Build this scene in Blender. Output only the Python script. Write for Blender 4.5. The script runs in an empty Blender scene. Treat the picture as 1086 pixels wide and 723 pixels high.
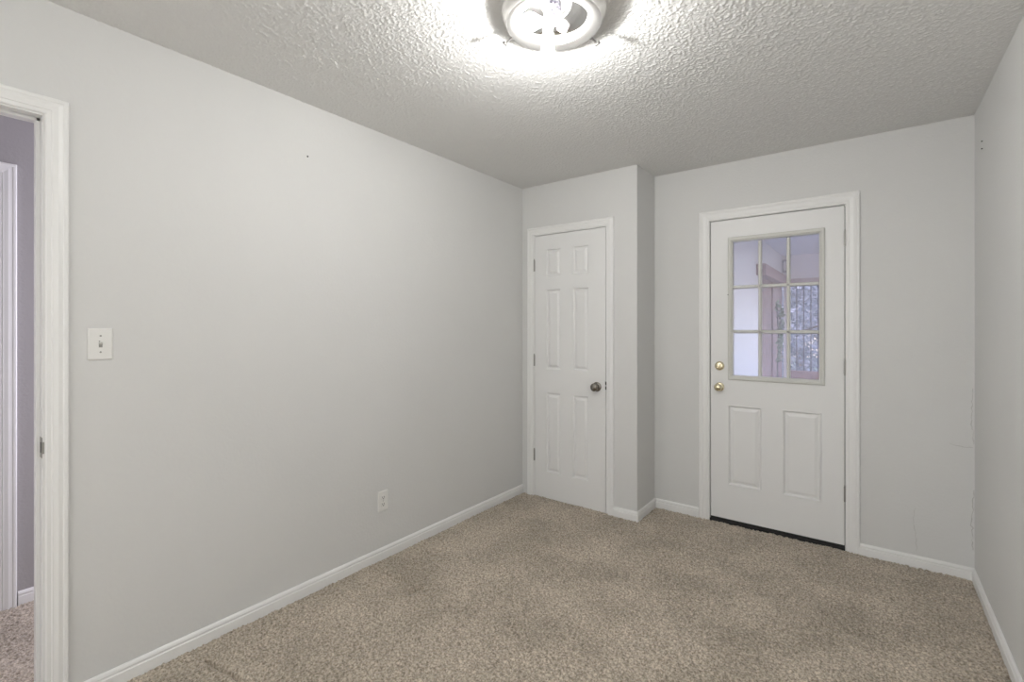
import bpy, bmesh, math, random
import numpy as np
from mathutils import Vector, Matrix

# ------------------------------------------------------------------ camera, world, light, exposure
scene = bpy.context.scene
COL = scene.collection
PI = math.pi
XL, XR, YB, YC, XC = -2.277, 0.442, 3.508, 3.168, -1.2975
YR = -2.45         # wall behind the camera
H = 2.477
WT = 0.115          # wall thickness
XH = -3.31          # far wall of the hall
YAW = 0.645401
CAM_H = 1.347
FPX, HORIZON = 505.25, 346.6
EXPOSURE = 0.18
BULB = 520.0
SKY = 0.82
GLOW = 13.5
HALL = 22.0
FILL = 31.0

cd = bpy.data.cameras.new('camera')
cam = bpy.data.objects.new('camera', cd)
COL.objects.link(cam)
cam.location = (0, 0, CAM_H)
cam.rotation_euler = (PI / 2, 0, YAW)
cd.sensor_width = 36
cd.lens = FPX * 36 / 1086
cd.shift_y = (HORIZON - 361.5) / 1086
cd.clip_start = 0.02
scene.camera = cam

vs = scene.view_settings
vs.view_transform = 'Standard'
vs.look = 'None'
vs.gamma = 1
vs.use_curve_mapping = False
vs.exposure = EXPOSURE

world = bpy.data.worlds.new('sky')
scene.world = world
world.use_nodes = True
wn = world.node_tree
wn.nodes.clear()
wo = wn.nodes.new('ShaderNodeOutputWorld')
wb = wn.nodes.new('ShaderNodeBackground')
ws = wn.nodes.new('ShaderNodeTexSky')
ws.sky_type = 'NISHITA'
ws.sun_disc = False
ws.sun_elevation = math.radians(38)
ws.sun_rotation = math.radians(200)
ws.air_density = 1.0
ws.dust_density = 1.5
wt = wn.nodes.new('ShaderNodeMix')
wt.data_type = 'RGBA'
wt.blend_type = 'MULTIPLY'
wt.inputs['Factor'].default_value = 1
wt.inputs['B'].default_value = (1.08, 0.90, 0.97, 1)
wn.links.new(ws.outputs[0], wt.inputs['A'])
wn.links.new(wt.outputs['Result'], wb.inputs[0])
wb.inputs[1].default_value = SKY
wn.links.new(wb.outputs[0], wo.inputs[0])


def area(name, loc, rot, sx, sy, power, color):
    d = bpy.data.lights.new(name, 'AREA')
    d.shape = 'RECTANGLE'
    d.size, d.size_y, d.energy, d.color = sx, sy, power, color
    o = bpy.data.objects.new(name, d)
    COL.objects.link(o)
    o.location, o.rotation_euler = loc, rot
    return o


# daylight that reaches the hall from its far end
area('hall_daylight', (-2.85, 1.85, 1.35), (-PI / 2, 0, 0), 0.8, 1.8, HALL, (0.90, 0.86, 1.0))
# fill lights added behind the viewpoint, outside two made-up windows
area('fill_light', (-0.03, YR - 0.17, 1.45), (PI / 2, 0, 0), 0.86, 1.5, FILL * 0.36, (1.0, 1.0, 0.98))
area('fill_light', (XL - 0.19, -1.62, 1.45), (0, -PI / 2, 0), 1.5, 1.3, FILL * 1.95, (1.0, 1.0, 0.98))

rng = np.random.default_rng(7)
random.seed(7)


# ------------------------------------------------------------------ materials
def nt(name):
    m = bpy.data.materials.new(name)
    m.use_nodes = True
    n = m.node_tree
    return m, n, n.nodes['Principled BSDF']


def mat(name, col, rough=0.5, metal=0.0, bump=0.0, bscale=200.0, var=0.0, vscale=3.0, spec=0.5):
    m, n, b = nt(name)
    b.inputs['Base Color'].default_value = (*col, 1)
    b.inputs['Roughness'].default_value = rough
    b.inputs['Metallic'].default_value = metal
    b.inputs['Specular IOR Level'].default_value = spec
    tc = n.nodes.new('ShaderNodeTexCoord')
    if bump > 0:
        t = n.nodes.new('ShaderNodeTexNoise')
        t.inputs['Scale'].default_value = bscale
        t.inputs['Detail'].default_value = 3
        n.links.new(tc.outputs['Object'], t.inputs['Vector'])
        bp = n.nodes.new('ShaderNodeBump')
        bp.inputs['Strength'].default_value = 1.0
        bp.inputs['Distance'].default_value = bump
        n.links.new(t.outputs['Fac'], bp.inputs['Height'])
        n.links.new(bp.outputs['Normal'], b.inputs['Normal'])
    if var > 0:
        t = n.nodes.new('ShaderNodeTexNoise')
        t.inputs['Scale'].default_value = vscale
        t.inputs['Detail'].default_value = 4
        n.links.new(tc.outputs['Object'], t.inputs['Vector'])
        r = n.nodes.new('ShaderNodeValToRGB')
        r.color_ramp.elements[0].position = 0.3
        r.color_ramp.elements[1].position = 0.7
        r.color_ramp.elements[0].color = (*[c * (1 - var) for c in col], 1)
        r.color_ramp.elements[1].color = (*[min(1, c * (1 + var)) for c in col], 1)
        n.links.new(t.outputs['Fac'], r.inputs['Fac'])
        n.links.new(r.outputs['Color'], b.inputs['Base Color'])
    return m


M_WALL = mat('wall_paint', (0.71, 0.71, 0.70), 0.6, bump=0.0013, bscale=75, var=0.012, vscale=2.0, spec=0.35)
M_CRACK = mat('old_filler', (0.54, 0.535, 0.52), 0.8)
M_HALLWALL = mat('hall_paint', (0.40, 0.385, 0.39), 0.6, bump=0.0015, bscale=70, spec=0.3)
M_CEIL = mat('ceiling_texture', (0.80, 0.80, 0.79), 0.9, bump=0.0015, bscale=160, spec=0.1)
M_TRIM = mat('trim_paint', (0.85, 0.85, 0.84), 0.35, bump=0.0002, bscale=300)
M_DOOR = mat('door_paint', (0.83, 0.83, 0.825), 0.4, bump=0.0004, bscale=160)
M_EXT = mat('entry_door_paint', (0.82, 0.82, 0.815), 0.42, bump=0.0003, bscale=160)
M_LITE = mat('lite_frame_paint', (0.66, 0.66, 0.625), 0.45)
M_NICKEL = mat('satin_nickel', (0.27, 0.25, 0.225), 0.25, 1.0)
M_STEEL = mat('hinge_steel', (0.40, 0.39, 0.37), 0.4, 1.0)
M_DULL = mat('dull_screw_steel', (0.16, 0.155, 0.15), 0.45, 0.9)
M_BRASS = mat('pale_brass', (0.78, 0.70, 0.50), 0.22, 1.0)
M_BLACK = mat('black_rubber', (0.012, 0.012, 0.012), 0.6)
M_DARK = mat('dark_slot', (0.03, 0.03, 0.03), 0.6)
M_PLATE = mat('white_plastic', (0.82, 0.815, 0.79), 0.3)
M_SCREW = mat('screw_metal', (0.35, 0.34, 0.32), 0.4, 0.8)
M_PAN = mat('brushed_nickel_pan', (0.75, 0.74, 0.72), 0.33, 0.9)
M_RING = mat('polished_ring', (0.95, 0.945, 0.935), 0.34, 1.0)
M_REFL = mat('polished_reflector', (0.90, 0.90, 0.90), 0.12, 1.0)
M_PORC = mat('porcelain', (0.85, 0.85, 0.83), 0.25)
M_WIREW = mat('white_wire', (0.75, 0.75, 0.75), 0.4)
M_WIREB = mat('dark_wire', (0.05, 0.05, 0.06), 0.4)
M_INSUL = mat('grey_insulation', (0.22, 0.21, 0.25), 0.9, bump=0.004, bscale=120, var=0.4, vscale=60)
M_SIDING = mat('porch_white_paint', (0.80, 0.80, 0.79), 0.6, bump=0.001, bscale=90)
M_PCEIL = mat('porch_ceiling_paint', (0.88, 0.88, 0.88), 0.6, bump=0.001, bscale=60)
M_BEAM = mat('stained_wood', (0.36, 0.235, 0.21), 0.6, bump=0.002, bscale=30, var=0.2, vscale=12)
M_PLY = mat('weathered_plywood', (0.27, 0.165, 0.15), 0.7, bump=0.002, bscale=25, var=0.35, vscale=9)
M_HEADER = mat('pale_stained_wood', (0.60, 0.50, 0.48), 0.6, bump=0.002, bscale=30, var=0.15, vscale=12)
M_DECK = mat('deck_boards', (0.72, 0.69, 0.68), 0.7, var=0.2, vscale=14)
M_BAR = mat('dark_metal_bar', (0.05, 0.04, 0.06), 0.5)
M_BARK = mat('bark', (0.12, 0.10, 0.085), 0.9, bump=0.01, bscale=30)
M_LEAF = mat('leaf_green', (0.22, 0.26, 0.30), 0.6, var=0.35, vscale=3)
M_LEAF2 = mat('leaf_silver', (0.30, 0.34, 0.39), 0.55, var=0.35, vscale=4)
M_VINE = mat('vine_leaf', (0.17, 0.24, 0.13), 0.5, var=0.4, vscale=30)
M_GRASS = mat('grass', (0.20, 0.24, 0.17), 0.9, var=0.4, vscale=2)
M_JAR = mat('lantern_glass', (0.85, 0.85, 0.85), 0.2)

# bulbs give off light
M_BULB = bpy.data.materials.new('lit_bulb')
M_BULB.use_nodes = True
_n = M_BULB.node_tree
_n.nodes.clear()
_o = _n.nodes.new('ShaderNodeOutputMaterial')
_e = _n.nodes.new('ShaderNodeEmission')
_e.inputs[0].default_value = (1.0, 0.985, 0.955, 1)
_e.inputs[1].default_value = BULB * 0.12
_t = _n.nodes.new('ShaderNodeBsdfTransparent')
_a = _n.nodes.new('ShaderNodeAddShader')
_n.links.new(_e.outputs[0], _a.inputs[0])
_n.links.new(_t.outputs[0], _a.inputs[1])
_n.links.new(_a.outputs[0], _o.inputs[0])
M_BULB2 = M_BULB.copy()
M_BULB2.name = 'lit_round_bulb'
M_BULB2.node_tree.nodes['Emission'].inputs[1].default_value = BULB * 0.10

# window glass, faintly hazed
M_GLASS = bpy.data.materials.new('clear_glass')
M_GLASS.use_nodes = True
_n = M_GLASS.node_tree
_n.nodes.clear()
_o = _n.nodes.new('ShaderNodeOutputMaterial')
_t = _n.nodes.new('ShaderNodeBsdfTransparent')
_t.inputs[0].default_value = (0.97, 0.97, 0.98, 1)
_g = _n.nodes.new('ShaderNodeBsdfGlossy')
_g.inputs['Roughness'].default_value = 0.02
_f = _n.nodes.new('ShaderNodeFresnel')
_f.inputs[0].default_value = 1.45
_m = _n.nodes.new('ShaderNodeMixShader')
_d = _n.nodes.new('ShaderNodeBsdfTranslucent')
_d.inputs[0].default_value = (0.9, 0.9, 0.95, 1)
_m2 = _n.nodes.new('ShaderNodeMixShader')
_m2.inputs[0].default_value = 0.16
_n.links.new(_f.outputs[0], _m.inputs[0])
_n.links.new(_t.outputs[0], _m.inputs[1])
_n.links.new(_g.outputs[0], _m.inputs[2])
_n.links.new(_m.outputs[0], _m2.inputs[1])
_n.links.new(_d.outputs[0], _m2.inputs[2])
_n.links.new(_m2.outputs[0], _o.inputs[0])

# carpet: twisted brown and beige yarns
M_CARPET, _n, _b = nt('carpet_pile')
_b.inputs['Roughness'].default_value = 1.0
_b.inputs['Specular IOR Level'].default_value = 0.05
_b.inputs['Sheen Weight'].default_value = 0.25
_b.inputs['Sheen Roughness'].default_value = 0.6
_tc = _n.nodes.new('ShaderNodeTexCoord')


def _noise(sc, det):
    t = _n.nodes.new('ShaderNodeTexNoise')
    t.inputs['Scale'].default_value = sc
    t.inputs['Detail'].default_value = det
    _n.links.new(_tc.outputs['Object'], t.inputs['Vector'])
    return t


_y = _noise(115, 3)
_r = _n.nodes.new('ShaderNodeValToRGB')
_r.color_ramp.elements[0].position = 0.32
_r.color_ramp.elements[0].color = (0.25, 0.205, 0.155, 1)
_r.color_ramp.elements[1].position = 0.68
_r.color_ramp.elements[1].color = (0.72, 0.635, 0.525, 1)
_n.links.new(_y.outputs['Fac'], _r.inputs['Fac'])
_p = _noise(3.2, 6)
_r2 = _n.nodes.new('ShaderNodeValToRGB')
_r2.color_ramp.elements[0].position = 0.35
_r2.color_ramp.elements[0].color = (0.78, 0.78, 0.77, 1)
_r2.color_ramp.elements[1].position = 0.65
_r2.color_ramp.elements[1].color = (1.06, 1.06, 1.06, 1)
_n.links.new(_p.outputs['Fac'], _r2.inputs['Fac'])
_mx = _n.nodes.new('ShaderNodeMix')
_mx.data_type = 'RGBA'
_mx.blend_type = 'MULTIPLY'
_mx.inputs['Factor'].default_value = 1
_n.links.new(_r.outputs['Color'], _mx.inputs['A'])
_n.links.new(_r2.outputs['Color'], _mx.inputs['B'])
_n.links.new(_mx.outputs['Result'], _b.inputs['Base Color'])


# ------------------------------------------------------------------ mesh helpers
def link(name, bm, m, parent=None, smooth=False, bevel=0.0, loc=None):
    me = bpy.data.meshes.new(name)
    bmesh.ops.recalc_face_normals(bm, faces=bm.faces)
    bm.to_mesh(me)
    bm.free()
    me.materials.append(m)
    if smooth:
        for p in me.polygons:
            p.use_smooth = True
    o = bpy.data.objects.new(name, me)
    COL.objects.link(o)
    if parent:
        o.parent = parent
    if loc:
        o.location = loc
    if bevel:
        b = o.modifiers.new('bevel', 'BEVEL')
        b.width = bevel
        b.segments = 2
        b.limit_method = 'ANGLE'
    return o


def box(bm, x0, x1, y0, y1, z0, z1):
    v = [bm.verts.new((x, y, z)) for x in (x0, x1) for y in (y0, y1) for z in (z0, z1)]
    for f in ((0, 1, 3, 2), (4, 6, 7, 5), (0, 4, 5, 1), (2, 3, 7, 6), (0, 2, 6, 4), (1, 5, 7, 3)):
        bm.faces.new([v[i] for i in f])
    return v


def boxes(*bs):
    bm = bmesh.new()
    for b in bs:
        box(bm, *b)
    return bm


def lathe(bm, prof, seg=32, mtx=None):
    """profile of (r, z), turned about z"""
    rings = []
    for r, z in prof:
        if r < 1e-6:
            rings.append([bm.verts.new((0, 0, z))])
        else:
            rings.append([bm.verts.new((r * math.cos(2 * PI * i / seg), r * math.sin(2 * PI * i / seg), z)) for i in range(seg)])
    new = [v for r in rings for v in r]
    for a, b in zip(rings, rings[1:]):
        for i in range(seg):
            j = (i + 1) % seg
            if len(a) == 1 and len(b) == 1:
                continue
            if len(a) == 1:
                bm.faces.new((a[0], b[i], b[j]))
            elif len(b) == 1:
                bm.faces.new((a[i], a[j], b[0]))
            else:
                bm.faces.new((a[i], a[j], b[j], b[i]))
    if mtx:
        bmesh.ops.transform(bm, matrix=mtx, verts=new)
    return new


def tube(bm, pts, r, seg=8, r1=None):
    rings = []
    pts = [Vector(p) for p in pts]
    n = len(pts)
    for k, p in enumerate(pts):
        d = (pts[min(k + 1, n - 1)] - pts[max(k - 1, 0)]).normalized()
        u = d.orthogonal().normalized()
        if k and abs(u.dot(pu)) < 0.999:
            u = (pu - d * pu.dot(d)).normalized()
        pu = u
        w = d.cross(u)
        rr = r if r1 is None else r + (r1 - r) * k / (n - 1)
        rings.append([bm.verts.new(p + rr * (u * math.cos(2 * PI * i / seg) + w * math.sin(2 * PI * i / seg))) for i in range(seg)])
    for a, b in zip(rings, rings[1:]):
        for i in range(seg):
            j = (i + 1) % seg
            bm.faces.new((a[i], a[j], b[j], b[i]))
    bm.faces.new(rings[0][::-1])
    bm.faces.new(rings[-1])


def sweep(bm, path, prof, closed=False):
    """sweep a profile [(out, up)] along corner points; each path item is (point, out vector, up vector)"""
    rows = []
    for p, o, u in path:
        rows.append([bm.verts.new(Vector(p) + Vector(o) * a + Vector(u) * b) for a, b in prof])
    n = len(prof)
    for a, b in zip(rows, rows[1:]):
        for i in range(n):
            j = (i + 1) % n
            bm.faces.new((a[i], a[j], b[j], b[i]))
    bm.faces.new(rows[0])
    bm.faces.new(rows[-1][::-1])


def props(o, label, cat=None, kind=None, group=None):
    o['label'] = label
    if cat:
        o['category'] = cat
    if kind:
        o['kind'] = kind
    if group:
        o['group'] = group
    return o


def empty(name, loc=(0, 0, 0), rz=0.0):
    o = bpy.data.objects.new(name, None)
    COL.objects.link(o)
    o.location = loc
    o.rotation_euler = (0, 0, rz)
    o.empty_display_size = 0.1
    return o


def gauss_noise(nx, ny, cell, feature):
    a = rng.standard_normal((nx, ny))
    kx = np.fft.fftfreq(nx, cell)[:, None]
    ky = np.fft.rfftfreq(ny, cell)[None, :]
    k = np.sqrt(kx ** 2 + ky ** 2)
    f = np.exp(-(k * feature) ** 2 * 1.2)
    r = np.fft.irfft2(np.fft.rfft2(a) * f, s=(nx, ny))
    return r / r.std()


def grid_mesh(name, x0, x1, y0, y1, cell, zfun, m, flip=False):
    nx, ny = int((x1 - x0) / cell) + 1, int((y1 - y0) / cell) + 1
    xs, ys = np.linspace(x0, x1, nx), np.linspace(y0, y1, ny)
    X, Y = np.meshgrid(xs, ys, indexing='ij')
    Z = zfun(X, Y, nx, ny)
    co = np.stack([X, Y, Z], -1).reshape(-1, 3).astype(np.float32)
    idx = np.arange(nx * ny).reshape(nx, ny)
    q = np.stack([idx[:-1, :-1], idx[1:, :-1], idx[1:, 1:], idx[:-1, 1:]], -1).reshape(-1, 4)
    if flip:
        q = q[:, ::-1]
    me = bpy.data.meshes.new(name)
    me.vertices.add(len(co))
    me.vertices.foreach_set('co', co.ravel())
    me.loops.add(q.size)
    me.loops.foreach_set('vertex_index', q.astype(np.int32).ravel())
    me.polygons.add(len(q))
    me.polygons.foreach_set('loop_start', np.arange(0, q.size, 4, dtype=np.int32))
    me.polygons.foreach_set('use_smooth', np.ones(len(q), dtype=bool))
    me.update(calc_edges=True)
    me.materials.append(m)
    o = bpy.data.objects.new(name, me)
    COL.objects.link(o)
    return o


# ------------------------------------------------------------------ floor and ceilings
def carpet_z(X, Y, nx, ny):
    cell = X[1, 0] - X[0, 0]
    fine = gauss_noise(nx, ny, cell, 0.009)
    mid = gauss_noise(nx, ny, cell, 0.05)
    low = gauss_noise(nx, ny, cell, 0.35)
    z = -0.004 + 0.0032 * np.clip(fine, -2.4, 1.5) + 0.0011 * mid + 0.0012 * low

    def groove(x0, y0, x1, y1, w, d):
        ax, ay = x1 - x0, y1 - y0
        L = math.hypot(ax, ay)
        t = np.clip(((X - x0) * ax + (Y - y0) * ay) / L ** 2, 0, 1)
        dist = np.hypot(X - x0 - t * ax, Y - y0 - t * ay)
        return d * np.exp(-(dist / w) ** 2)
    for g in GROOVES:
        z += groove(*g)
    return np.minimum(z, 0.006)


GROOVES = [(-2.24, 1.640, -1.885, 1.655, 0.012, 0.008), (-2.24, 1.665, -1.885, 1.680, 0.010, -0.022),
           (-1.870, 1.630, -1.855, 1.690, 0.012, -0.028), (-2.15, 0.800, -1.935, 0.835, 0.010, -0.024)]
fl = grid_mesh('floor', XH - 0.05, XR + 0.05, -0.75, YB + 0.05, 0.0052, carpet_z, M_CARPET)
props(fl, 'worn brown wall-to-wall carpet', 'carpet', 'structure')
fr2 = link('floor_rear', boxes((XH - 0.05, XR + 0.05, YR - 0.05, -0.75, -0.03, -0.004)), M_CARPET)
props(fr2, 'carpet in the part of the room behind the viewpoint', 'carpet', 'structure')
sub = link('floor_base', boxes((XH - 0.2, XR + 0.2, YR - 0.1, YB + 0.1, -0.12, -0.03)), M_DARK)
props(sub, 'floor slab under the brown carpet', 'floor', 'structure')


def popcorn_z(X, Y, nx, ny):
    cell = X[1, 0] - X[0, 0]
    a = gauss_noise(nx, ny, cell, 0.011)
    b = gauss_noise(nx, ny, cell, 0.0065)
    h = np.clip(a * 0.6 + b * 0.6 + 0.2, 0, 1.7)
    return H - 0.0016 * h


ce = grid_mesh('ceiling', XL - 0.03, XR + 0.03, -0.75, YB + 0.03, 0.0036, popcorn_z, M_CEIL, flip=True)
props(ce, 'white ceiling with rough stippled texture', 'ceiling', 'structure')
c2 = link('ceiling_rear', boxes((XL - 0.03, XR + 0.03, YR, -0.75, H - 0.001, H + 0.01)), M_CEIL)
props(c2, 'ceiling in the part of the room behind the viewpoint', 'ceiling', 'structure')
cb = link('ceiling_slab', boxes((XL - 0.05, XR + 0.2, YR - 0.2, YB + 0.1, H + 0.012, H + 0.1)), M_DARK)
props(cb, 'ceiling board above the stippled texture', 'ceiling', 'structure')
hc = link('ceiling_hall', boxes((XH - 0.1, XL - 0.05, -0.9, 2.0, H, H + 0.1)), M_CEIL)
props(hc, 'plain ceiling over the hall beyond the open doorway', 'ceiling', 'structure')

# ------------------------------------------------------------------ walls
OPL0, OPL1, OPLT = -0.43, 0.338, 2.075        # doorway in the left wall: y0, y1, top (inside of the jamb)
CX0, CX1, CT = -2.160, -1.533, 2.076          # closet doorway
EX0, EX1, ET = -0.902, -0.123, 2.086          # entry doorway
J = 0.019                                     # jamb thickness


def wall(name, bm, label, m=M_WALL):
    return props(link(name, bm, m), label, 'wall', 'structure')


wall('wall_left', boxes((XL - WT, XL, YR - 0.1, -2.28, -0.03, H + 0.02), (XL - WT, XL, -0.96, OPL0 - J, -0.03, H + 0.02),
                        (XL - WT, XL, -2.28, -0.96, -0.03, 0.68), (XL - WT, XL, -2.28, -0.96, 2.22, H + 0.02), (XL - WT, XL, OPL1 + J, YB + 0.12, -0.03, H + 0.02),
                        (XL - WT, XL, OPL0 - J, OPL1 + J, OPLT + J, H + 0.02)), 'long light grey wall with a light switch and an outlet')
wall('wall_closet', boxes((XL, CX0 - J, YC, YC + 0.1, -0.03, H + 0.02), (CX1 + J, XC, YC, YB, -0.03, H + 0.02),
                          (CX0 - J, CX1 + J, YC, YC + 0.1, CT + J, H + 0.02)), 'light grey closet wall that steps out into the corner')
wbk = wall('wall_back', boxes((XL, EX0 - J, YB, YB + 0.14, -0.03, H + 0.02), (EX1 + J, XR + 0.1, YB, YB + 0.14, -0.03, H + 0.02),
                        (EX0 - J, EX1 + J, YB, YB + 0.14, ET + J, H + 0.02)), 'light grey wall around the glazed entry door')


def crack(pts, w):
    bm = bmesh.new()
    path = [Vector(p) for p in pts]
    fine = []
    for a, b in zip(path, path[1:]):
        n = max(2, int((b - a).length / 0.012))
        for k in range(n):
            p = a.lerp(b, k / n)
            fine.append(p + Vector((random.gauss(0, 0.0025), 0, random.gauss(0, 0.0025))))
    fine.append(path[-1])
    rows = []
    for k, p in enumerate(fine):
        d = (fine[min(k + 1, len(fine) - 1)] - fine[max(k - 1, 0)]).normalized()
        nn = Vector((-d.z, 0, d.x)) * w * random.uniform(0.4, 1.2)
        rows.append([bm.verts.new(p + nn), bm.verts.new(p + Vector((0, -0.0012, 0))), bm.verts.new(p - nn)])
    for a, b in zip(rows, rows[1:]):
        bm.faces.new((a[0], a[1], b[1], b[0]))
        bm.faces.new((a[1], a[2], b[2], b[1]))
    return link('crack', bm, M_CRACK, wbk)


crack([(0.343, YB - 0.0003, 0.712), (0.40, YB - 0.0003, 0.700), (0.439, YB - 0.0003, 0.703)], 0.0016)
crack([(0.198, YB - 0.0003, 0.33), (0.192, YB - 0.0003, 0.25), (0.205, YB - 0.0003, 0.17), (0.204, YB - 0.0003, 0.09)], 0.0012)
crack([(0.436, YB - 0.0003, 1.02), (0.430, YB - 0.0003, 0.90), (0.438, YB - 0.0003, 0.72)], 0.0016)
crack([(0.437, YB - 0.0003, 0.48), (0.430, YB - 0.0003, 0.30), (0.436, YB - 0.0003, 0.16)], 0.0020)
wall('wall_right', boxes((XR, XR + 0.1, YR - 0.1, YB + 0.12, -0.03, H + 0.02)), 'bare light grey wall without doors')
wall('wall_rear', boxes((XL - WT, -0.46, YR - 0.1, YR, -0.03, H + 0.02), (0.40, XR + 0.1, YR - 0.1, YR, -0.03, H + 0.02),
                        (-0.46, 0.40, YR - 0.1, YR, -0.03, 0.68), (-0.46, 0.40, YR - 0.1, YR, 2.22, H + 0.02)), 'light grey wall opposite the entry door')
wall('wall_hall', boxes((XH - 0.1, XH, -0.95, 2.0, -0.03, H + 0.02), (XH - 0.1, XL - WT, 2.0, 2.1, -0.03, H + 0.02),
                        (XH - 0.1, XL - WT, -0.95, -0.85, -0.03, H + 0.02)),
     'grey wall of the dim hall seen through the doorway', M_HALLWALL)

props(link('fill_window_1', boxes((-0.46, -0.44, YR - 0.1, YR + 0.01, 0.68, 2.22), (0.38, 0.40, YR - 0.1, YR + 0.01, 0.68, 2.22), (-0.44, 0.38, YR - 0.1, YR + 0.03, 0.68, 0.71),
                            (-0.44, 0.38, YR - 0.1, YR + 0.01, 2.19, 2.22), (-0.44, 0.38, YR - 0.07, YR - 0.05, 1.44, 1.47)), M_TRIM),
      'added white window for fill light opposite the entry door', 'window', 'structure')  # unseen window, added to let the rear fill light in
props(link('fill_window_2', boxes((XL - WT, XL + 0.01, -2.28, -2.26, 0.68, 2.22), (XL - WT, XL + 0.01, -0.98, -0.96, 0.68, 2.22), (XL - WT, XL + 0.03, -2.26, -0.98, 0.68, 0.71),
                            (XL - WT, XL + 0.01, -2.26, -0.98, 2.19, 2.22), (XL - 0.08, XL - 0.06, -2.26, -0.98, 1.44, 1.47)), M_TRIM),
      'added white window for fill light in the long wall on the near side of the doorway', 'window', 'structure')  # second added window, an opening for the stronger side fill
props(link('wall_sky_block', boxes((-6.0, 4.0, -4.9, -4.7, -0.5, 5.0), (-5.0, -4.8, -4.7, -1.0, -0.5, 5.0), (-4.8, XH - 0.1, -1.0, -0.95, -0.5, 5.0)), M_HALLWALL), 'added plain wall blocking the sky beyond the windows', 'wall', 'structure')  # unseen wall added to keep tinted sky light out of the openings

# ------------------------------------------------------------------ baseboards
BB = [(0, 0), (0.0125, 0), (0.0125, 0.044), (0.0095, 0.047), (0.0095, 0.052), (0.0115, 0.056), (0.0085, 0.064), (0.004, 0.069), (0, 0.069)]


def baseboard(name, path, label):
    bm = bmesh.new()
    sweep(bm, path, BB)
    o = link(name, bm, M_TRIM)
    o.location.z = 0
    return props(o, label, 'baseboard', 'structure')


U = (0, 0, 1)
zb = -0.006
baseboard('baseboard_left', [((XL, OPL1 + 0.067, zb), (1, 0, 0), U), ((XL, YC, zb), (1, 0, 0), U)], 'long white baseboard under the wall with the light switch')
baseboard('baseboard_closet', [((CX1 + 0.060, YC, zb), (0, -1, 0), U), ((XC, YC, zb), (1, -1, 0), U), ((XC, YB, zb), (1, 0, 0), U)],
          'short white baseboard wrapping the closet corner')
baseboard('baseboard_back', [((XC + 0.012, YB, zb), (0, -1, 0), U), ((EX0 - 0.074, YB, zb), (0, -1, 0), U)], 'short white baseboard between closet and entry door')
baseboard('baseboard_corner', [((EX1 + 0.068, YB, zb), (0, -1, 0), U), ((XR, YB, zb), (-1, -1, 0), U)],
          'white baseboard between the entry door and the corner')
baseboard('baseboard_right', [((XR, YB, zb), (-1, -1, 0), U), ((XR, YR, zb), (-1, 0, 0), U)], 'white baseboard along the bare wall')
baseboard('baseboard_hall', [((XH, 0.405, zb), (1, 0, 0), U), ((XH, 2.0, zb), (1, 0, 0), U)], 'white baseboard in the hall beyond the doorway')


# ------------------------------------------------------------------ casings and jambs
def casing(name, origin, ax, out, a0, a1, top, w, label, parent=None):
    """moulded trim round an opening; ax = direction along the wall, out = direction into the room"""
    prof = [(0, 0), (0, w), (0.010, w), (0.013, w - 0.004), (0.013, w - 0.012), (0.0105, w - 0.016), (0.0125, w * 0.55),
            (0.010, w * 0.35), (0.010, w * 0.28), (0.0075, w * 0.24), (0.008, 0.004), (0.006, 0)]
    ax, out, org = Vector(ax), Vector(out), Vector(origin)
    up = Vector((0, 0, 1))
    bm = bmesh.new()
    path = [(org + ax * a0 + up * -0.006, -ax), (org + ax * a0 + up * top, -ax + up), (org + ax * a1 + up * top, ax + up), (org + ax * a1 + up * -0.006, ax)]
    rows = []
    for p, s in path:
        rows.append([bm.verts.new(p + out * a + s * b) for a, b in prof])
    n = len(prof)
    for a, b in zip(rows, rows[1:]):
        for i in range(n):
            j = (i + 1) % n
            bm.faces.new((a[i], a[j], b[j], b[i]))
    bm.faces.new(rows[0])
    bm.faces.new(rows[-1][::-1])
    o = link(name, bm, M_TRIM, parent)
    return props(o, label, 'door trim', 'structure')


R = 0.006
t1 = casing('trim_1', (XL, 0, 0), (0, 1, 0), (1, 0, 0), OPL0 - R, OPL1 + R, OPLT + R, 0.060, 'white moulded casing round the open doorway to the hall')
t2 = casing('trim_2', (0, YC, 0), (1, 0, 0), (0, -1, 0), CX0 - R, CX1 + R, CT + R, 0.057, 'white moulded casing round the narrow closet door')
t3 = casing('trim_3', (0, YB, 0), (1, 0, 0), (0, -1, 0), EX0 - 0.003, EX1 + 0.003, ET + 0.003, 0.069, 'white moulded casing round the glazed entry door')
t4 = casing('trim_4', (XL - WT, 0, 0), (0, 1, 0), (-1, 0, 0), OPL0 - R, OPL1 + R, OPLT + R, 0.060, 'white casing on the hall side of the open doorway')
t5 = casing('trim_5', (XH, 0, 0), (0, 1, 0), (1, 0, 0), -0.43, 0.335, 2.065, 0.066, 'white casing round the door across the hall')

# jambs with stops
link('jamb', boxes((XL - WT, XL, OPL1, OPL1 + J, -0.01, OPLT + J), (XL - WT, XL, OPL0 - J, OPL0, -0.01, OPLT + J), (XL - WT, XL, OPL0, OPL1, OPLT, OPLT + J),
                   (XL - 0.075, XL - 0.040, OPL1 - 0.011, OPL1, -0.01, OPLT), (XL - 0.075, XL - 0.040, OPL0, OPL0 + 0.011, -0.01, OPLT),
                   (XL - 0.075, XL - 0.040, OPL0, OPL1, OPLT - 0.011, OPLT)), M_TRIM, t1, bevel=0.0015)
sp = link('strike_plate', boxes((XL - 0.036, XL - 0.003, OPL1 - 0.0015, OPL1 + 0.001, 0.895, 0.965), (XL - 0.003, XL + 0.0015, OPL1 - 0.0005, OPL1 + 0.004, 0.91, 0.95)), M_STEEL, t1)
link('latch_hole', boxes((XL - 0.028, XL - 0.012, OPL1 - 0.002, OPL1 + 0.0005, 0.912, 0.948)), M_BLACK, sp)
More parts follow.
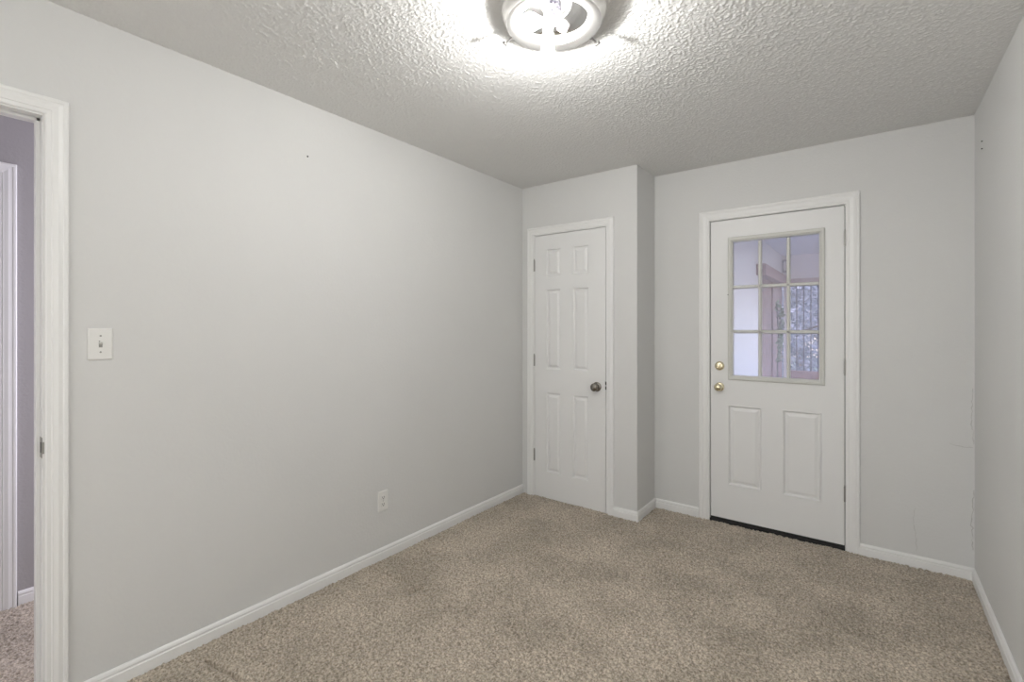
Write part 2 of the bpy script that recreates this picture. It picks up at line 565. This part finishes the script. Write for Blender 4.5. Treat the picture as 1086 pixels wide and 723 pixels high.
link('jamb', boxes((CX0 - J, CX0, YC, YC + 0.1, -0.01, CT + J), (CX1, CX1 + J, YC, YC + 0.1, -0.01, CT + J), (CX0, CX1, YC, YC + 0.1, CT, CT + J),
                   (CX0, CX0 + 0.012, YC + 0.040, YC + 0.075, -0.01, CT), (CX1 - 0.012, CX1, YC + 0.040, YC + 0.075, -0.01, CT), (CX0, CX1, YC + 0.040, YC + 0.075, CT - 0.012, CT)), M_TRIM, t2)
link('strike_plate', boxes((CX1 - 0.0045, CX1 + 0.0035, YC - 0.0025, YC + 0.03, 0.893, 0.917), (CX1 - 0.0045, CX1 + 0.0035, YC - 0.0025, YC + 0.03, 0.925, 0.950)), M_BLACK, t2)
link('jamb', boxes((EX0 - J, EX0, YB, YB + 0.14, -0.01, ET + J), (EX1, EX1 + J, YB, YB + 0.14, -0.01, ET + J), (EX0, EX1, YB, YB + 0.14, ET, ET + J)), M_TRIM, t3)
link('weatherstrip', boxes((EX0, EX0 + 0.014, YB + 0.050, YB + 0.07, 0, ET), (EX1 - 0.014, EX1, YB + 0.050, YB + 0.07, 0, ET), (EX0, EX1, YB + 0.050, YB + 0.07, ET - 0.014, ET)), M_BLACK, t3)
link('threshold', boxes((EX0, EX1, YB - 0.004, YB + 0.14, -0.02, 0.010)), M_BLACK, t3)


# ------------------------------------------------------------------ door leaves
def leaf_mesh(x0, x1, z0, z1, t, panels, holes=(), rings=((0.0, 0.0), (0.007, 0.010), (0.012, 0.0115), (0.016, 0.0115), (0.032, 0.003), (0.034, 0.0025))):
    """front at y=0 facing -y, back at y=t; panels get a moulded raised field, holes go right through"""
    bm = bmesh.new()
    xs = sorted({x0, x1, *[p[0] for p in panels], *[p[1] for p in panels], *[h[0] for h in holes], *[h[1] for h in holes]})
    zs = sorted({z0, z1, *[p[2] for p in panels], *[p[3] for p in panels], *[h[2] for h in holes], *[h[3] for h in holes]})
    cache = {}

    def v(x, y, z):
        k = (round(x, 5), round(y, 5), round(z, 5))
        if k not in cache:
            cache[k] = bm.verts.new((x, y, z))
        return cache[k]

    def inside(cx, cz, rs):
        return any(r[0] < cx < r[1] and r[2] < cz < r[3] for r in rs)
    for i in range(len(xs) - 1):
        for j in range(len(zs) - 1):
            a, b, c, d = xs[i], xs[i + 1], zs[j], zs[j + 1]
            cx, cz = (a + b) / 2, (c + d) / 2
            if inside(cx, cz, holes):
                continue
            if not inside(cx, cz, panels):
                bm.faces.new((v(a, 0, c), v(b, 0, c), v(b, 0, d), v(a, 0, d)))
            bm.faces.new((v(a, t, c), v(a, t, d), v(b, t, d), v(b, t, c)))
    for (a, b, c, d) in panels:
        # outer ring carries every grid vertex that lies on the panel's border
        pr = None
        for s, dep in rings:
            q = [v(a + s, dep, c + s), v(b - s, dep, c + s), v(b - s, dep, d - s), v(a + s, dep, d - s)]
            if pr:
                for k in range(4):
                    bm.faces.new((pr[k], pr[(k + 1) % 4], q[(k + 1) % 4], q[k]))
            pr = q
        bm.faces.new(pr)
    for (a, b, c, d) in holes:
        for (p, q) in (((a, c), (b, c)), ((b, c), (b, d)), ((b, d), (a, d)), ((a, d), (a, c))):
            bm.faces.new((v(p[0], 0, p[1]), v(q[0], 0, q[1]), v(q[0], t, q[1]), v(p[0], t, p[1])))
    for i in range(len(xs) - 1):
        for z in (z0, z1):
            bm.faces.new((v(xs[i], 0, z), v(xs[i + 1], 0, z), v(xs[i + 1], t, z), v(xs[i], t, z)))
    for j in range(len(zs) - 1):
        for x in (x0, x1):
            bm.faces.new((v(x, 0, zs[j]), v(x, 0, zs[j + 1]), v(x, t, zs[j + 1]), v(x, t, zs[j])))
    return bm


def hinge(parent, x, y, z, side):
    """knuckle on the room side with a sliver of leaf"""
    bm = bmesh.new()
    for k in range(5):
        lathe(bm, [(0, -0.0086), (0.0062, -0.0086), (0.0062, 0.0086), (0, 0.0086)], 12, Matrix.Translation((x, y - 0.004, z + (k - 2) * 0.0178)))
    lathe(bm, [(0, -0.004), (0.0045, -0.002), (0.0045, 0.004), (0, 0.004)], 12, Matrix.Translation((x, y - 0.004, z + 0.049)))
    box(bm, x - 0.004 if side > 0 else x - 0.001, x + 0.001 if side > 0 else x + 0.004, y - 0.003, y + 0.03, z - 0.0445, z + 0.0445)
    return link('hinge', bm, M_STEEL, parent)


FACE = Matrix.Rotation(PI / 2, 4, 'X')     # turns +z to -y, out of a door's room side


def knob(parent, x, y, z, m, s=1.0):
    bm = bmesh.new()
    T = Matrix.Translation((x, y, z)) @ FACE
    lathe(bm, [(0.011 * s, 0.006), (0.0105 * s, 0.020), (0.016 * s, 0.027), (0.0245 * s, 0.033), (0.0275 * s, 0.042), (0.0270 * s, 0.050),
               (0.021 * s, 0.0565), (0.010 * s, 0.0610), (0, 0.0610)], 32, T)
    k = link('knob', bm, m, parent, smooth=True)
    bm = bmesh.new()
    lathe(bm, [(0, 0), (0.0325 * s, 0), (0.0325 * s, 0.003), (0.029 * s, 0.007), (0.012 * s, 0.010), (0, 0.010)], 32, T)
    link('rose', bm, m, k, smooth=True)
    return k


# closet door: six panels
d1 = props(empty('door_1', (0, 0, 0)), 'narrow white six-panel closet door with a dark nickel knob', 'door', 'structure')
dz = 0.037
pc = [(-2.047, -1.917), (-1.809, -1.676)]
pr_ = [(1.745, 1.957), (1.016, 1.640), (0.204, 0.828)]
panels = [(a, b, c, d) for a, b in pc for c, d in pr_]
lf = link('leaf', leaf_mesh(CX0 + 0.003, CX1 - 0.004, -0.004, CT - 0.004, 0.035, panels), M_DOOR, d1)
lf.location = (0, YC + 0.002, 0)
for z in (1.838, 1.079, 0.322):
    hinge(d1, CX0 + 0.001, YC + 0.001, z, 1)
k = knob(d1, -1.606, YC + 0.002, 0.908, M_NICKEL, 1.08)
k['label'] = 'dark satin nickel knob'

# entry door: nine-lite window over two panels
d2 = props(empty('door_2', (0, 0, 0)), 'white entry door with a nine-pane window and brass knob', 'door', 'structure')
LX0, LX1, LZ0, LZ1 = -0.784, -0.225, 0.985, 1.960
hole = (LX0 + 0.014, LX1 - 0.014, LZ0 + 0.014, LZ1 - 0.014)
ep = [(-0.784, -0.577, 0.262, 0.812), (-0.455, -0.243, 0.262, 0.812)]
lf = link('leaf', leaf_mesh(EX0 + 0.005, EX1 - 0.004, 0.026, ET - 0.005, 0.044, ep, [hole],
                            rings=((0.0, 0.0), (0.003, -0.004), (0.008, 0.0), (0.013, 0.0085), (0.018, 0.0085), (0.036, 0.0015), (0.038, 0.0010))), M_EXT, d2)
lf.location = (0, YB + 0.003, 0)
# lite frame: moulded border on the room side and on the porch side, with the muntins
PX0, PX1, PZ0, PZ1 = -0.753, -0.259, 1.012, 1.922
prof = [(0.0, 0.0), (0.0, -0.006), (0.006, -0.011), (0.018, -0.011), (0.024, -0.006), (0.031, -0.002), (0.031, 0.044), (0.014, 0.044), (0.014, 0.0)]


def border(bm, y, sgn=1):
    rows = []
    for (x, z, sx, sz) in ((LX0, LZ0, 1, 1), (LX1, LZ0, -1, 1), (LX1, LZ1, -1, -1), (LX0, LZ1, 1, -1)):
        rows.append([bm.verts.new((x + sx * a, y + b, z + sz * a)) for a, b in prof])
    for i in range(4):
        a, b = rows[i], rows[(i + 1) % 4]
        for k in range(len(prof)):
            j = (k + 1) % len(prof)
            bm.faces.new((a[k], a[j], b[j], b[k]))


bm = bmesh.new()
border(bm, YB + 0.003)
fr = link('window_frame', bm, M_LITE, d2)
fr['label'] = 'cream moulded frame round the nine panes'
GY = YB + 0.025


def muntin(name, horizontal, c):
    bm = bmesh.new()
    pf = [(-0.011, -0.006), (-0.006, -0.019), (0.006, -0.019), (0.011, -0.006), (0.011, 0.006), (0.006, 0.019), (-0.006, 0.019), (-0.011, 0.006)]
    for side in (0, 1):
        pass
    ends = ((PX0, PX1) if horizontal else (PZ0, PZ1))
    rows = []
    for e in ends:
        rows.append([bm.verts.new((e, GY + b, c + a) if horizontal else (c + a, GY + b, e)) for a, b in pf])
    for i in range(8):
        j = (i + 1) % 8
        bm.faces.new((rows[0][i], rows[0][j], rows[1][j], rows[1][i]))
    bm.faces.new(rows[0])
    bm.faces.new(rows[1][::-1])
    return link(name, bm, M_LITE, fr)


for i in (1, 2):
    muntin('muntin', True, PZ0 + (PZ1 - PZ0) * i / 3)
    muntin('muntin', False, PX0 + (PX1 - PX0) * i / 3)
link('window_glass', boxes((PX0 - 0.004, PX1 + 0.004, GY - 0.002, GY + 0.002, PZ0 - 0.004, PZ1 + 0.004)), M_GLASS, d2)
for z in (1.880, 1.100, 0.337):
    hinge(d2, EX1 - 0.001, YB + 0.002, z, -1)
k = knob(d2, -0.838, YB + 0.003, 0.932, M_BRASS, 0.95)
k['label'] = 'pale brass door knob'
bm = bmesh.new()
T = Matrix.Translation((-0.838, YB + 0.003, 1.077)) @ FACE
lathe(bm, [(0, 0), (0.031, 0), (0.031, 0.006), (0.026, 0.014), (0.018, 0.016), (0, 0.016)], 32, T)
db = link('deadbolt', bm, M_BRASS, d2, smooth=True)
db['label'] = 'pale brass deadbolt'
bm = bmesh.new()
box(bm, -0.004, 0.004, -0.034, -0.014, -0.015, 0.015)
tt = link('thumb_turn', bm, M_BRASS, db, bevel=0.002)
tt.location = (-0.838, YB + 0.003, 1.077)
tt.rotation_euler = (0, math.radians(35), 0)
link('door_sweep', boxes((EX0 + 0.006, EX1 - 0.005, YB - 0.001, YB + 0.04, 0.012, 0.027)), M_BLACK, d2)
bm = bmesh.new()
lathe(bm, [(0, 0), (0.003, 0), (0.003, 0.0015), (0, 0.002)], 12, Matrix.Translation((-0.782, YB - 0.008, 1.568)) @ FACE)
link('screw', bm, M_DARK, fr)

# hall door across the doorway
d3 = props(empty('door_3'), 'white flat door across the hall', 'door', 'structure')
link('leaf', boxes((XH + 0.001, XH + 0.006, -0.425, 0.33, 0.012, 2.06)), M_DOOR, d3)

# ------------------------------------------------------------------ switch, outlet, hall switch
def plate(bm, w, h, t):
    """rounded cover plate standing on local x=0, facing +x"""
    pf = [(0, 0), (0.55, 0.0), (1.0, 0.006)]
    rows = []
    for d, s in ((0, 0), (t * 0.5, 0), (t, 0.004)):
        rows.append([bm.verts.new((d, y, z)) for y, z in ((-w / 2 + s, -h / 2 + s), (w / 2 - s, -h / 2 + s), (w / 2 - s, h / 2 - s), (-w / 2 + s, h / 2 - s))])
    bm.faces.new(rows[0])
    bm.faces.new(rows[-1])
    for a, b in zip(rows, rows[1:]):
        for i in range(4):
            j = (i + 1) % 4
            bm.faces.new((a[i], a[j], b[j], b[i]))


OUTX = Matrix.Rotation(PI / 2, 4, 'Y')


def screw(parent, x, y, z, r=0.0034):
    bm = bmesh.new()
    lathe(bm, [(0, 0), (r, 0), (r * 0.9, 0.001), (0, 0.0014)], 14, Matrix.Translation((x, y, z)) @ OUTX)
    return link('screw', bm, M_SCREW, parent)


def light_switch(loc, label, w=0.073, on=True):
    e = props(empty('light_switch', loc), label, 'light switch')
    bm = bmesh.new()
    plate(bm, w, 0.117, 0.0062)
    link('cover_plate', bm, M_PLATE, e, bevel=0.0012)
    link('slot', boxes((0.0060, 0.0066, -0.0052, 0.0052, -0.0125, 0.0125)), M_SCREW, e)
    bm = bmesh.new()
    v = box(bm, 0.002, 0.020, -0.0042, 0.0042, -0.005, 0.005)
    for q in v:
        if q.co.x > 0.01:
            q.co.y *= 0.75
            q.co.z = q.co.z * 0.7 + 0.010
    link('toggle', bm, M_PLATE, e, bevel=0.0008)
    screw(e, 0.0060, 0, 0.030)
    screw(e, 0.0060, 0, -0.030)
    return e


light_switch((XL, 0.4915, 1.284), 'white toggle switch plate on the grey wall beside the open doorway')
light_switch((XH, 0.555, 1.300), 'partly hidden switch plate on the hall wall behind the doorway jamb')

e = props(empty('electrical_outlet', (XL, 1.768, 0.333)), 'white duplex electrical outlet low on the grey wall', 'outlet')
bm = bmesh.new()
plate(bm, 0.070, 0.117, 0.0055)
link('cover_plate', bm, M_PLATE, e, bevel=0.0012)
for s in (-1, 1):
    bm = bmesh.new()
    lathe(bm, [(0, 0), (0.0165, 0), (0.0165, 0.0022), (0.0155, 0.003), (0, 0.003)], 24, Matrix.Translation((0.0048, 0, s * 0.0195)) @ OUTX)
    for q in bm.verts:
        dzz = q.co.z - s * 0.0195
        q.co.z = s * 0.0195 + max(-0.0135, min(0.0135, dzz))
    rc = link('receptacle', bm, M_PLATE, e)
    link('slots', boxes((0.0077, 0.0083, -0.0078, -0.0050, s * 0.0195 - 0.002, s * 0.0195 + 0.007),
                        (0.0077, 0.0083, 0.0050, 0.0078, s * 0.0195 - 0.002, s * 0.0195 + 0.007),
                        (0.0077, 0.0083, -0.0028, 0.0028, s * 0.0195 - 0.0095, s * 0.0195 - 0.0045)), M_DARK, rc)
screw(e, 0.0050, 0, 0, 0.003)

# nail left high in the long wall, two screw anchors in the corner of the bare wall
def nail(name, mtx, label, cat, r=0.0042, m=M_DARK, group=None):
    bm = bmesh.new()
    lathe(bm, [(0, -0.01), (r * 0.5, -0.01), (r * 0.5, 0.003), (r, 0.003), (r, 0.005), (0, 0.006)], 14)
    o = link(name, bm, m)
    o.matrix_world = mtx
    return props(o, label, cat, group=group)


nail('nail', Matrix.Translation((XL, 1.302, 2.208)) @ OUTX, 'dark nail head alone high on the long grey wall', 'nail')
nail('wall_anchor', Matrix.Translation((XR, 3.28, 2.265)) @ Matrix.Rotation(-PI / 2, 4, 'Y'), 'upper of two small dark screw holes high on the bare wall', 'screw anchor', 0.0035)
nail('wall_anchor', Matrix.Translation((XR, 3.28, 2.228)) @ Matrix.Rotation(-PI / 2, 4, 'Y'), 'lower of two small dark screw holes high on the bare wall', 'screw anchor', 0.0035)

# ------------------------------------------------------------------ ceiling light without its shade
FW = Vector((-math.sin(YAW), math.cos(YAW), 0))
RT = Vector((math.cos(YAW), math.sin(YAW), 0))
lamp = props(empty('ceiling_light', (-0.908, 1.454, H), 0), 'round metal ceiling light with bare lit bulbs and no shade', 'ceiling light')
bm = bmesh.new()
lathe(bm, [(0.184, 0.0), (0.188, -0.005), (0.187, -0.010), (0.181, -0.018), (0.174, -0.028), (0.170, -0.036), (0.1685, -0.042)], 64)
link('pan', bm, M_PAN, lamp, smooth=True)
bm = bmesh.new()
lathe(bm, [(0.1685, -0.037), (0.1695, -0.045), (0.166, -0.048), (0.150, -0.046), (0.130, -0.044), (0.127, -0.041), (0.125, -0.030), (0.122, -0.020), (0.120, -0.016)], 64)
o = link('rim', bm, M_RING, lamp, smooth=True)
o['label'] = 'polished flat ring'
bm = bmesh.new()
lathe(bm, [(0.121, -0.018), (0.100, -0.011), (0.052, -0.009), (0.0, -0.008)], 64)
link('reflector', bm, M_REFL, lamp, smooth=True)
for ang in (60, -60, 180):
    a = math.radians(ang)
    d = FW * math.cos(a) + RT * math.sin(a)
    p = d * 0.1665 + Vector((0, 0, -0.041))
    bm = bmesh.new()
    q = d * 0.036 + Vector((0, 0, -0.014))
    tube(bm, [p - q * 0.25, p + q], 0.0034, 8)
    tube(bm, [p - q * 0.02, p + q * 0.18], 0.0065, 8)
    s = link('thumb_screw', bm, M_DULL, lamp, smooth=False)
    bm = bmesh.new()
    n = q.normalized()
    w = n.cross(Vector((0, 0, 1))).normalized()
    c = p + q
    tube(bm, [c - w * 0.0095, c + w * 0.0095], 0.0055, 10)
    link('head', bm, M_DULL, s)


def bulb(parent, base, d, L, r, neck, kind):
    """socket, then a bulb that points along d"""
    d = Vector(d).normalized()
    q = Vector((0, 0, 1)).rotation_difference(d).to_matrix().to_4x4()
    T = Matrix.Translation(base) @ q
    bm = bmesh.new()
    lathe(bm, [(0, 0), (0.020, 0), (0.021, 0.010), (0.017, 0.030), (0, 0.030)], 24, T)
    s = link('socket', bm, M_PORC, parent, smooth=True)
    bm = bmesh.new()
    if kind == 'round':
        prof = [(neck, 0.026), (neck * 1.05, 0.036), (r * 0.72, 0.030 + L * 0.32), (r * 0.95, 0.030 + L * 0.5), (r, 0.030 + L * 0.65),
                (r * 0.93, 0.030 + L * 0.80), (r * 0.70, 0.030 + L * 0.92), (r * 0.35, 0.030 + L * 0.985), (0, 0.030 + L)]
    else:
        prof = [(neck, 0.026), (r * 0.9, 0.045), (r, 0.06), (r, 0.030 + L * 0.80), (r * 0.92, 0.030 + L * 0.90), (r * 0.6, 0.030 + L * 0.97), (0, 0.030 + L)]
    lathe(bm, prof, 24, T)
    b = link('bulb', bm, M_BULB2 if kind == 'round' else M_BULB, parent, smooth=True)
    b['label'] = 'lit white bulb'
    return b


bulb(lamp, RT * -0.008 + Vector((0, 0, -0.038)), -RT - FW * 0.35 + Vector((0, 0, -0.22)), 0.085, 0.030, 0.013, 'round')
bulb(lamp, RT * -0.020 + FW * 0.012 + Vector((0, 0, -0.034)), (0, 0, -1), 0.105, 0.0225, 0.013, 'tube')
bm = bmesh.new()
lathe(bm, [(0, 0), (0.019, 0), (0.021, 0.010), (0.018, 0.034), (0.014, 0.034), (0.013, 0.012), (0, 0.012)], 24,
      Matrix.Translation(RT * 0.022 + FW * 0.01 + Vector((0, 0, -0.036))) @ Vector((0, 0, 1)).rotation_difference((RT + FW * 0.4 + Vector((0, 0, -0.5))).normalized()).to_matrix().to_4x4())
o = link('socket', bm, M_PORC, lamp, smooth=True)
o['label'] = 'empty bulb socket'
for pw, ploc in ((GLOW, RT * -0.020 + FW * 0.012 + Vector((0, 0, -0.125))), (GLOW * 0.28, RT * -0.086 - FW * 0.027 + Vector((0, 0, -0.055)))):
    pl = bpy.data.lights.new('filament_glow', 'POINT')
    pl.energy = pw
    pl.shadow_soft_size = 0.014
    pl.color = (1.0, 0.99, 0.965)
    plo = bpy.data.objects.new('filament_glow', pl)
    COL.objects.link(plo)
    plo.parent = lamp
    plo.location = ploc
bm = bmesh.new()
lathe(bm, [(0, -0.008), (0.034, -0.009), (0.036, -0.024), (0.026, -0.034), (0, -0.036)], 24, Matrix.Translation(FW * 0.005))
link('socket_holder', bm, M_PORC, lamp, smooth=True)
bm = bmesh.new()
for k in range(9):
    a = k * 0.9
    tube(bm, [RT * (-0.005 + 0.02 * math.cos(a)) + FW * (-0.055 + 0.016 * math.sin(a)) + Vector((0, 0, -0.012 - 0.003 * k)),
              RT * (-0.005 + 0.02 * math.cos(a + 1.1)) + FW * (-0.055 + 0.016 * math.sin(a + 1.1)) + Vector((0, 0, -0.014 - 0.003 * k))], 0.0085, 8)
link('insulation', bm, M_INSUL, lamp, smooth=True)
bm = bmesh.new()
pts = []
for k in range(25):
    t = k / 24
    pts.append(RT * (0.030 + 0.014 * math.sin(t * 2 * PI)) + FW * (-0.075 + 0.075 * t) + Vector((0, 0, -0.022 - 0.018 * math.sin(t * PI))))
tube(bm, pts, 0.0035, 8)
link('wire', bm, M_WIREW, lamp, smooth=True)
bm = bmesh.new()
pts = [RT * (0.010 + 0.012 * math.sin(t * 5)) + FW * (-0.07 + 0.06 * t) + Vector((0, 0, -0.018 - 0.02 * math.sin(t * PI))) for t in [k / 20 for k in range(21)]]
tube(bm, pts, 0.0022, 8)
link('wire', bm, M_WIREB, lamp, smooth=True)

# ------------------------------------------------------------------ the porch outside the entry door
PZ, PC = -0.16, 2.30            # porch floor and ceiling
PXL, PY1, PXR = -0.95, 7.30, 2.4
YM = 5.63                       # white wall ends, plywood begins
props(link('porch_floor', boxes((-1.2, PXR, YB + 0.14, PY1 + 0.2, PZ - 0.1, PZ)), M_DECK), 'pale deck floor of the porch outside', 'porch floor', 'structure')
props(link('porch_ceiling', boxes((-1.2, PXR, YB + 0.14, PY1 + 0.15, PC, PC + 0.1)), M_PCEIL), 'pale flat ceiling of the porch outside', 'porch ceiling', 'structure')
props(link('porch_wall', boxes((PXL - 0.1, PXL, YB + 0.14, YM, PZ, PC)), M_SIDING), 'plain white porch wall through the left panes', 'porch wall', 'structure')
props(link('porch_frieze', boxes((PXL - 0.1, PXL, YM, PY1, 2.0, PC)), M_SIDING), 'white strip of porch wall above the brown beam', 'porch wall', 'structure')
props(link('porch_gable', boxes((PXL - 0.1, PXR, PY1, PY1 + 0.08, 1.985, PC)), M_PCEIL), 'pale board above the porch header', 'porch wall', 'structure')
bw = props(empty('wooden_panel', (PXL - 0.02, (YM + PY1) / 2, PZ)), 'brown weathered plywood panel closing the porch side', 'panel')
link('board', boxes((-0.02, 0.02, -(PY1 - YM) / 2 + 0.005, -0.01, 0, 1.98 - PZ), (-0.02, 0.02, 0.0, (PY1 - YM) / 2 - 0.03, 0, 1.98 - PZ)), M_PLY, bw)
link('batten', boxes((0.02, 0.035, -0.03, 0.02, 0, 1.99 - PZ)), M_PLY, bw)
props(link('porch_beam', boxes((PXL, PXL + 0.09, YM - 0.16, PY1, 1.885, 2.0)), M_BEAM, bevel=0.004), 'brown beam running along the top of the plywood panel', 'beam')
props(link('porch_header', boxes((PXL + 0.09, PXR, PY1 - 0.03, PY1 + 0.06, 1.89, 1.985)), M_HEADER, bevel=0.004), 'pale wooden header across the open end of the porch', 'beam')
props(link('porch_post', boxes((PXL + 0.02, PXL + 0.076, PY1 - 0.02, PY1 + 0.05, PZ, 1.885)), M_SIDING, bevel=0.004), 'slim white post at the porch corner', 'post')
rail = props(empty('porch_railing', (PXL + 0.04, PY1, PZ)), 'dark barred railing across the open end of the porch', 'railing')
link('rail', boxes((0.05, PXR - PXL, -0.02, 0.04, 0.80, 0.93)), M_BEAM, rail)
link('bottom_rail', boxes((0.05, PXR - PXL, -0.02, 0.04, 0.08, 0.16)), M_BEAM, rail)
bar = None
for k in range(24):
    if bar is None:
        bar = link('bar', boxes((-0.006, 0.006, -0.006, 0.006, 0.16, 1.89 - PZ)), M_BAR, rail)
        b = bar
    else:
        b = bar.copy()
        COL.objects.link(b)
        b.parent = rail
    b.location = (0.047 + k * 0.08, 0.01, 0)
ln = props(empty('porch_lantern', (-0.90, PY1 - 0.02, 2.16)), 'small white porch lantern above the wooden header', 'lantern')
link('back_plate', boxes((-0.045, 0.045, -0.006, 0.02, -0.085, 0.085)), M_STEEL, ln, bevel=0.004)
bm = bmesh.new()
lathe(bm, [(0, -0.065), (0.020, -0.062), (0.032, -0.03), (0.033, 0.03), (0.022, 0.058), (0, 0.062)], 20, Matrix.Translation((0, -0.04, 0)))
link('globe', bm, M_JAR, ln, smooth=True)


def leafcloud(bm, c, rad, n, size, squash=0.8):
    for _ in range(n):
        d = Vector((random.gauss(0, 1), random.gauss(0, 1), random.gauss(0, 1))).normalized()
        p = Vector(c) + Vector((d.x * rad, d.y * rad, d.z * rad * squash)) * random.uniform(0.35, 1.0)
        u = Vector((random.gauss(0, 1), random.gauss(0, 1), random.gauss(0, 1))).normalized()
        w = u.orthogonal().normalized()
        s = size * random.uniform(0.6, 1.3)
        bend = u.cross(w) * s * 0.25
        v = [bm.verts.new(q) for q in (p - u * s, p + w * s * 0.45 + bend * 0.4, p + u * s, p - w * s * 0.45 + bend * 0.4)]
        bm.faces.new(v)


def tree(loc, h, rad, label, m, n=1500, size=0.09):
    e = props(empty('tree', loc), label, 'tree')
    bm = bmesh.new()
    tube(bm, [(0, 0, 0), (0.05, 0, h * 0.3), (-0.04, 0.05, h * 0.6), (0.02, 0, h * 0.9)], 0.13, 10, 0.03)
    for k in range(6):
        a = k * 1.05
        z = h * (0.35 + 0.07 * k)
        tube(bm, [(0, 0, z), (rad * 0.4 * math.cos(a), rad * 0.4 * math.sin(a), z + 0.25 * rad), (rad * 0.7 * math.cos(a), rad * 0.7 * math.sin(a), z + 0.4 * rad)], 0.045, 6, 0.012)
    link('trunk', bm, M_BARK, e)
    bm = bmesh.new()
    for k in range(9):
        a = k * 2.4
        rr = rad * 0.55 * (0.3 + 0.7 * random.random())
        leafcloud(bm, (rr * math.cos(a), rr * math.sin(a), h * (0.30 + 0.07 * k)), rad * 0.55, n // 9, size)
    link('crown', bm, m, e)
    return e


props(link('yard', boxes((-14, 14, PY1 + 0.2, 34, -0.62, -0.5)), M_GRASS), 'grass yard beyond the porch', 'yard', 'structure')
tree((-1.6, 10.6, -0.5), 4.0, 1.35, 'leafy tree nearest the porch bars', M_LEAF, 16000, 0.045)
tree((-0.5, 13.9, -0.5), 5.0, 1.5, 'taller pale leafed tree behind the porch bars', M_LEAF2, 18000, 0.055)
tree((-3.4, 14.8, -0.5), 5.6, 1.5, 'dark leafed tree far behind the porch post', M_LEAF, 16000, 0.065)
tree((-2.0, 19.8, -0.5), 7.5, 2.6, 'tallest and farthest of the yard trees', M_LEAF2, 22000, 0.09)
# sprig of vine pinned to the plywood panel
vn = props(empty('climbing_vine', (PXL + 0.075, 6.35, PZ)), 'green climbing vine on the brown plywood panel', 'vine')
bm = bmesh.new()
tube(bm, [(0.0, 0.03, 0.0), (0.010, -0.03, 0.5), (0.005, -0.05, 1.06), (0.015, 0.0, 1.36), (0.012, -0.09, 1.58), (0.015, -0.17, 1.78)], 0.008, 6)
tube(bm, [(0.015, 0.0, 1.36), (0.015, 0.10, 1.54), (0.015, 0.18, 1.72)], 0.007, 6)
link('stem', bm, M_BARK, vn)
bm = bmesh.new()
for (a, b) in (((0, 0.0, 0.0), (0, -0.17, 0.42)), ((0, 0.0, 0.0), (0, 0.18, 0.36)), ((0, -0.05, -0.25), (0, 0, 0))):
    for k in range(12):
        t = k / 11
        p = Vector(a).lerp(Vector(b), t) + Vector((0, 0, 1.36))
        leafcloud(bm, p + Vector((0.03, random.uniform(-0.03, 0.03), 0)), 0.028, 3, 0.035)
link('leaves', bm, M_VINE, vn)
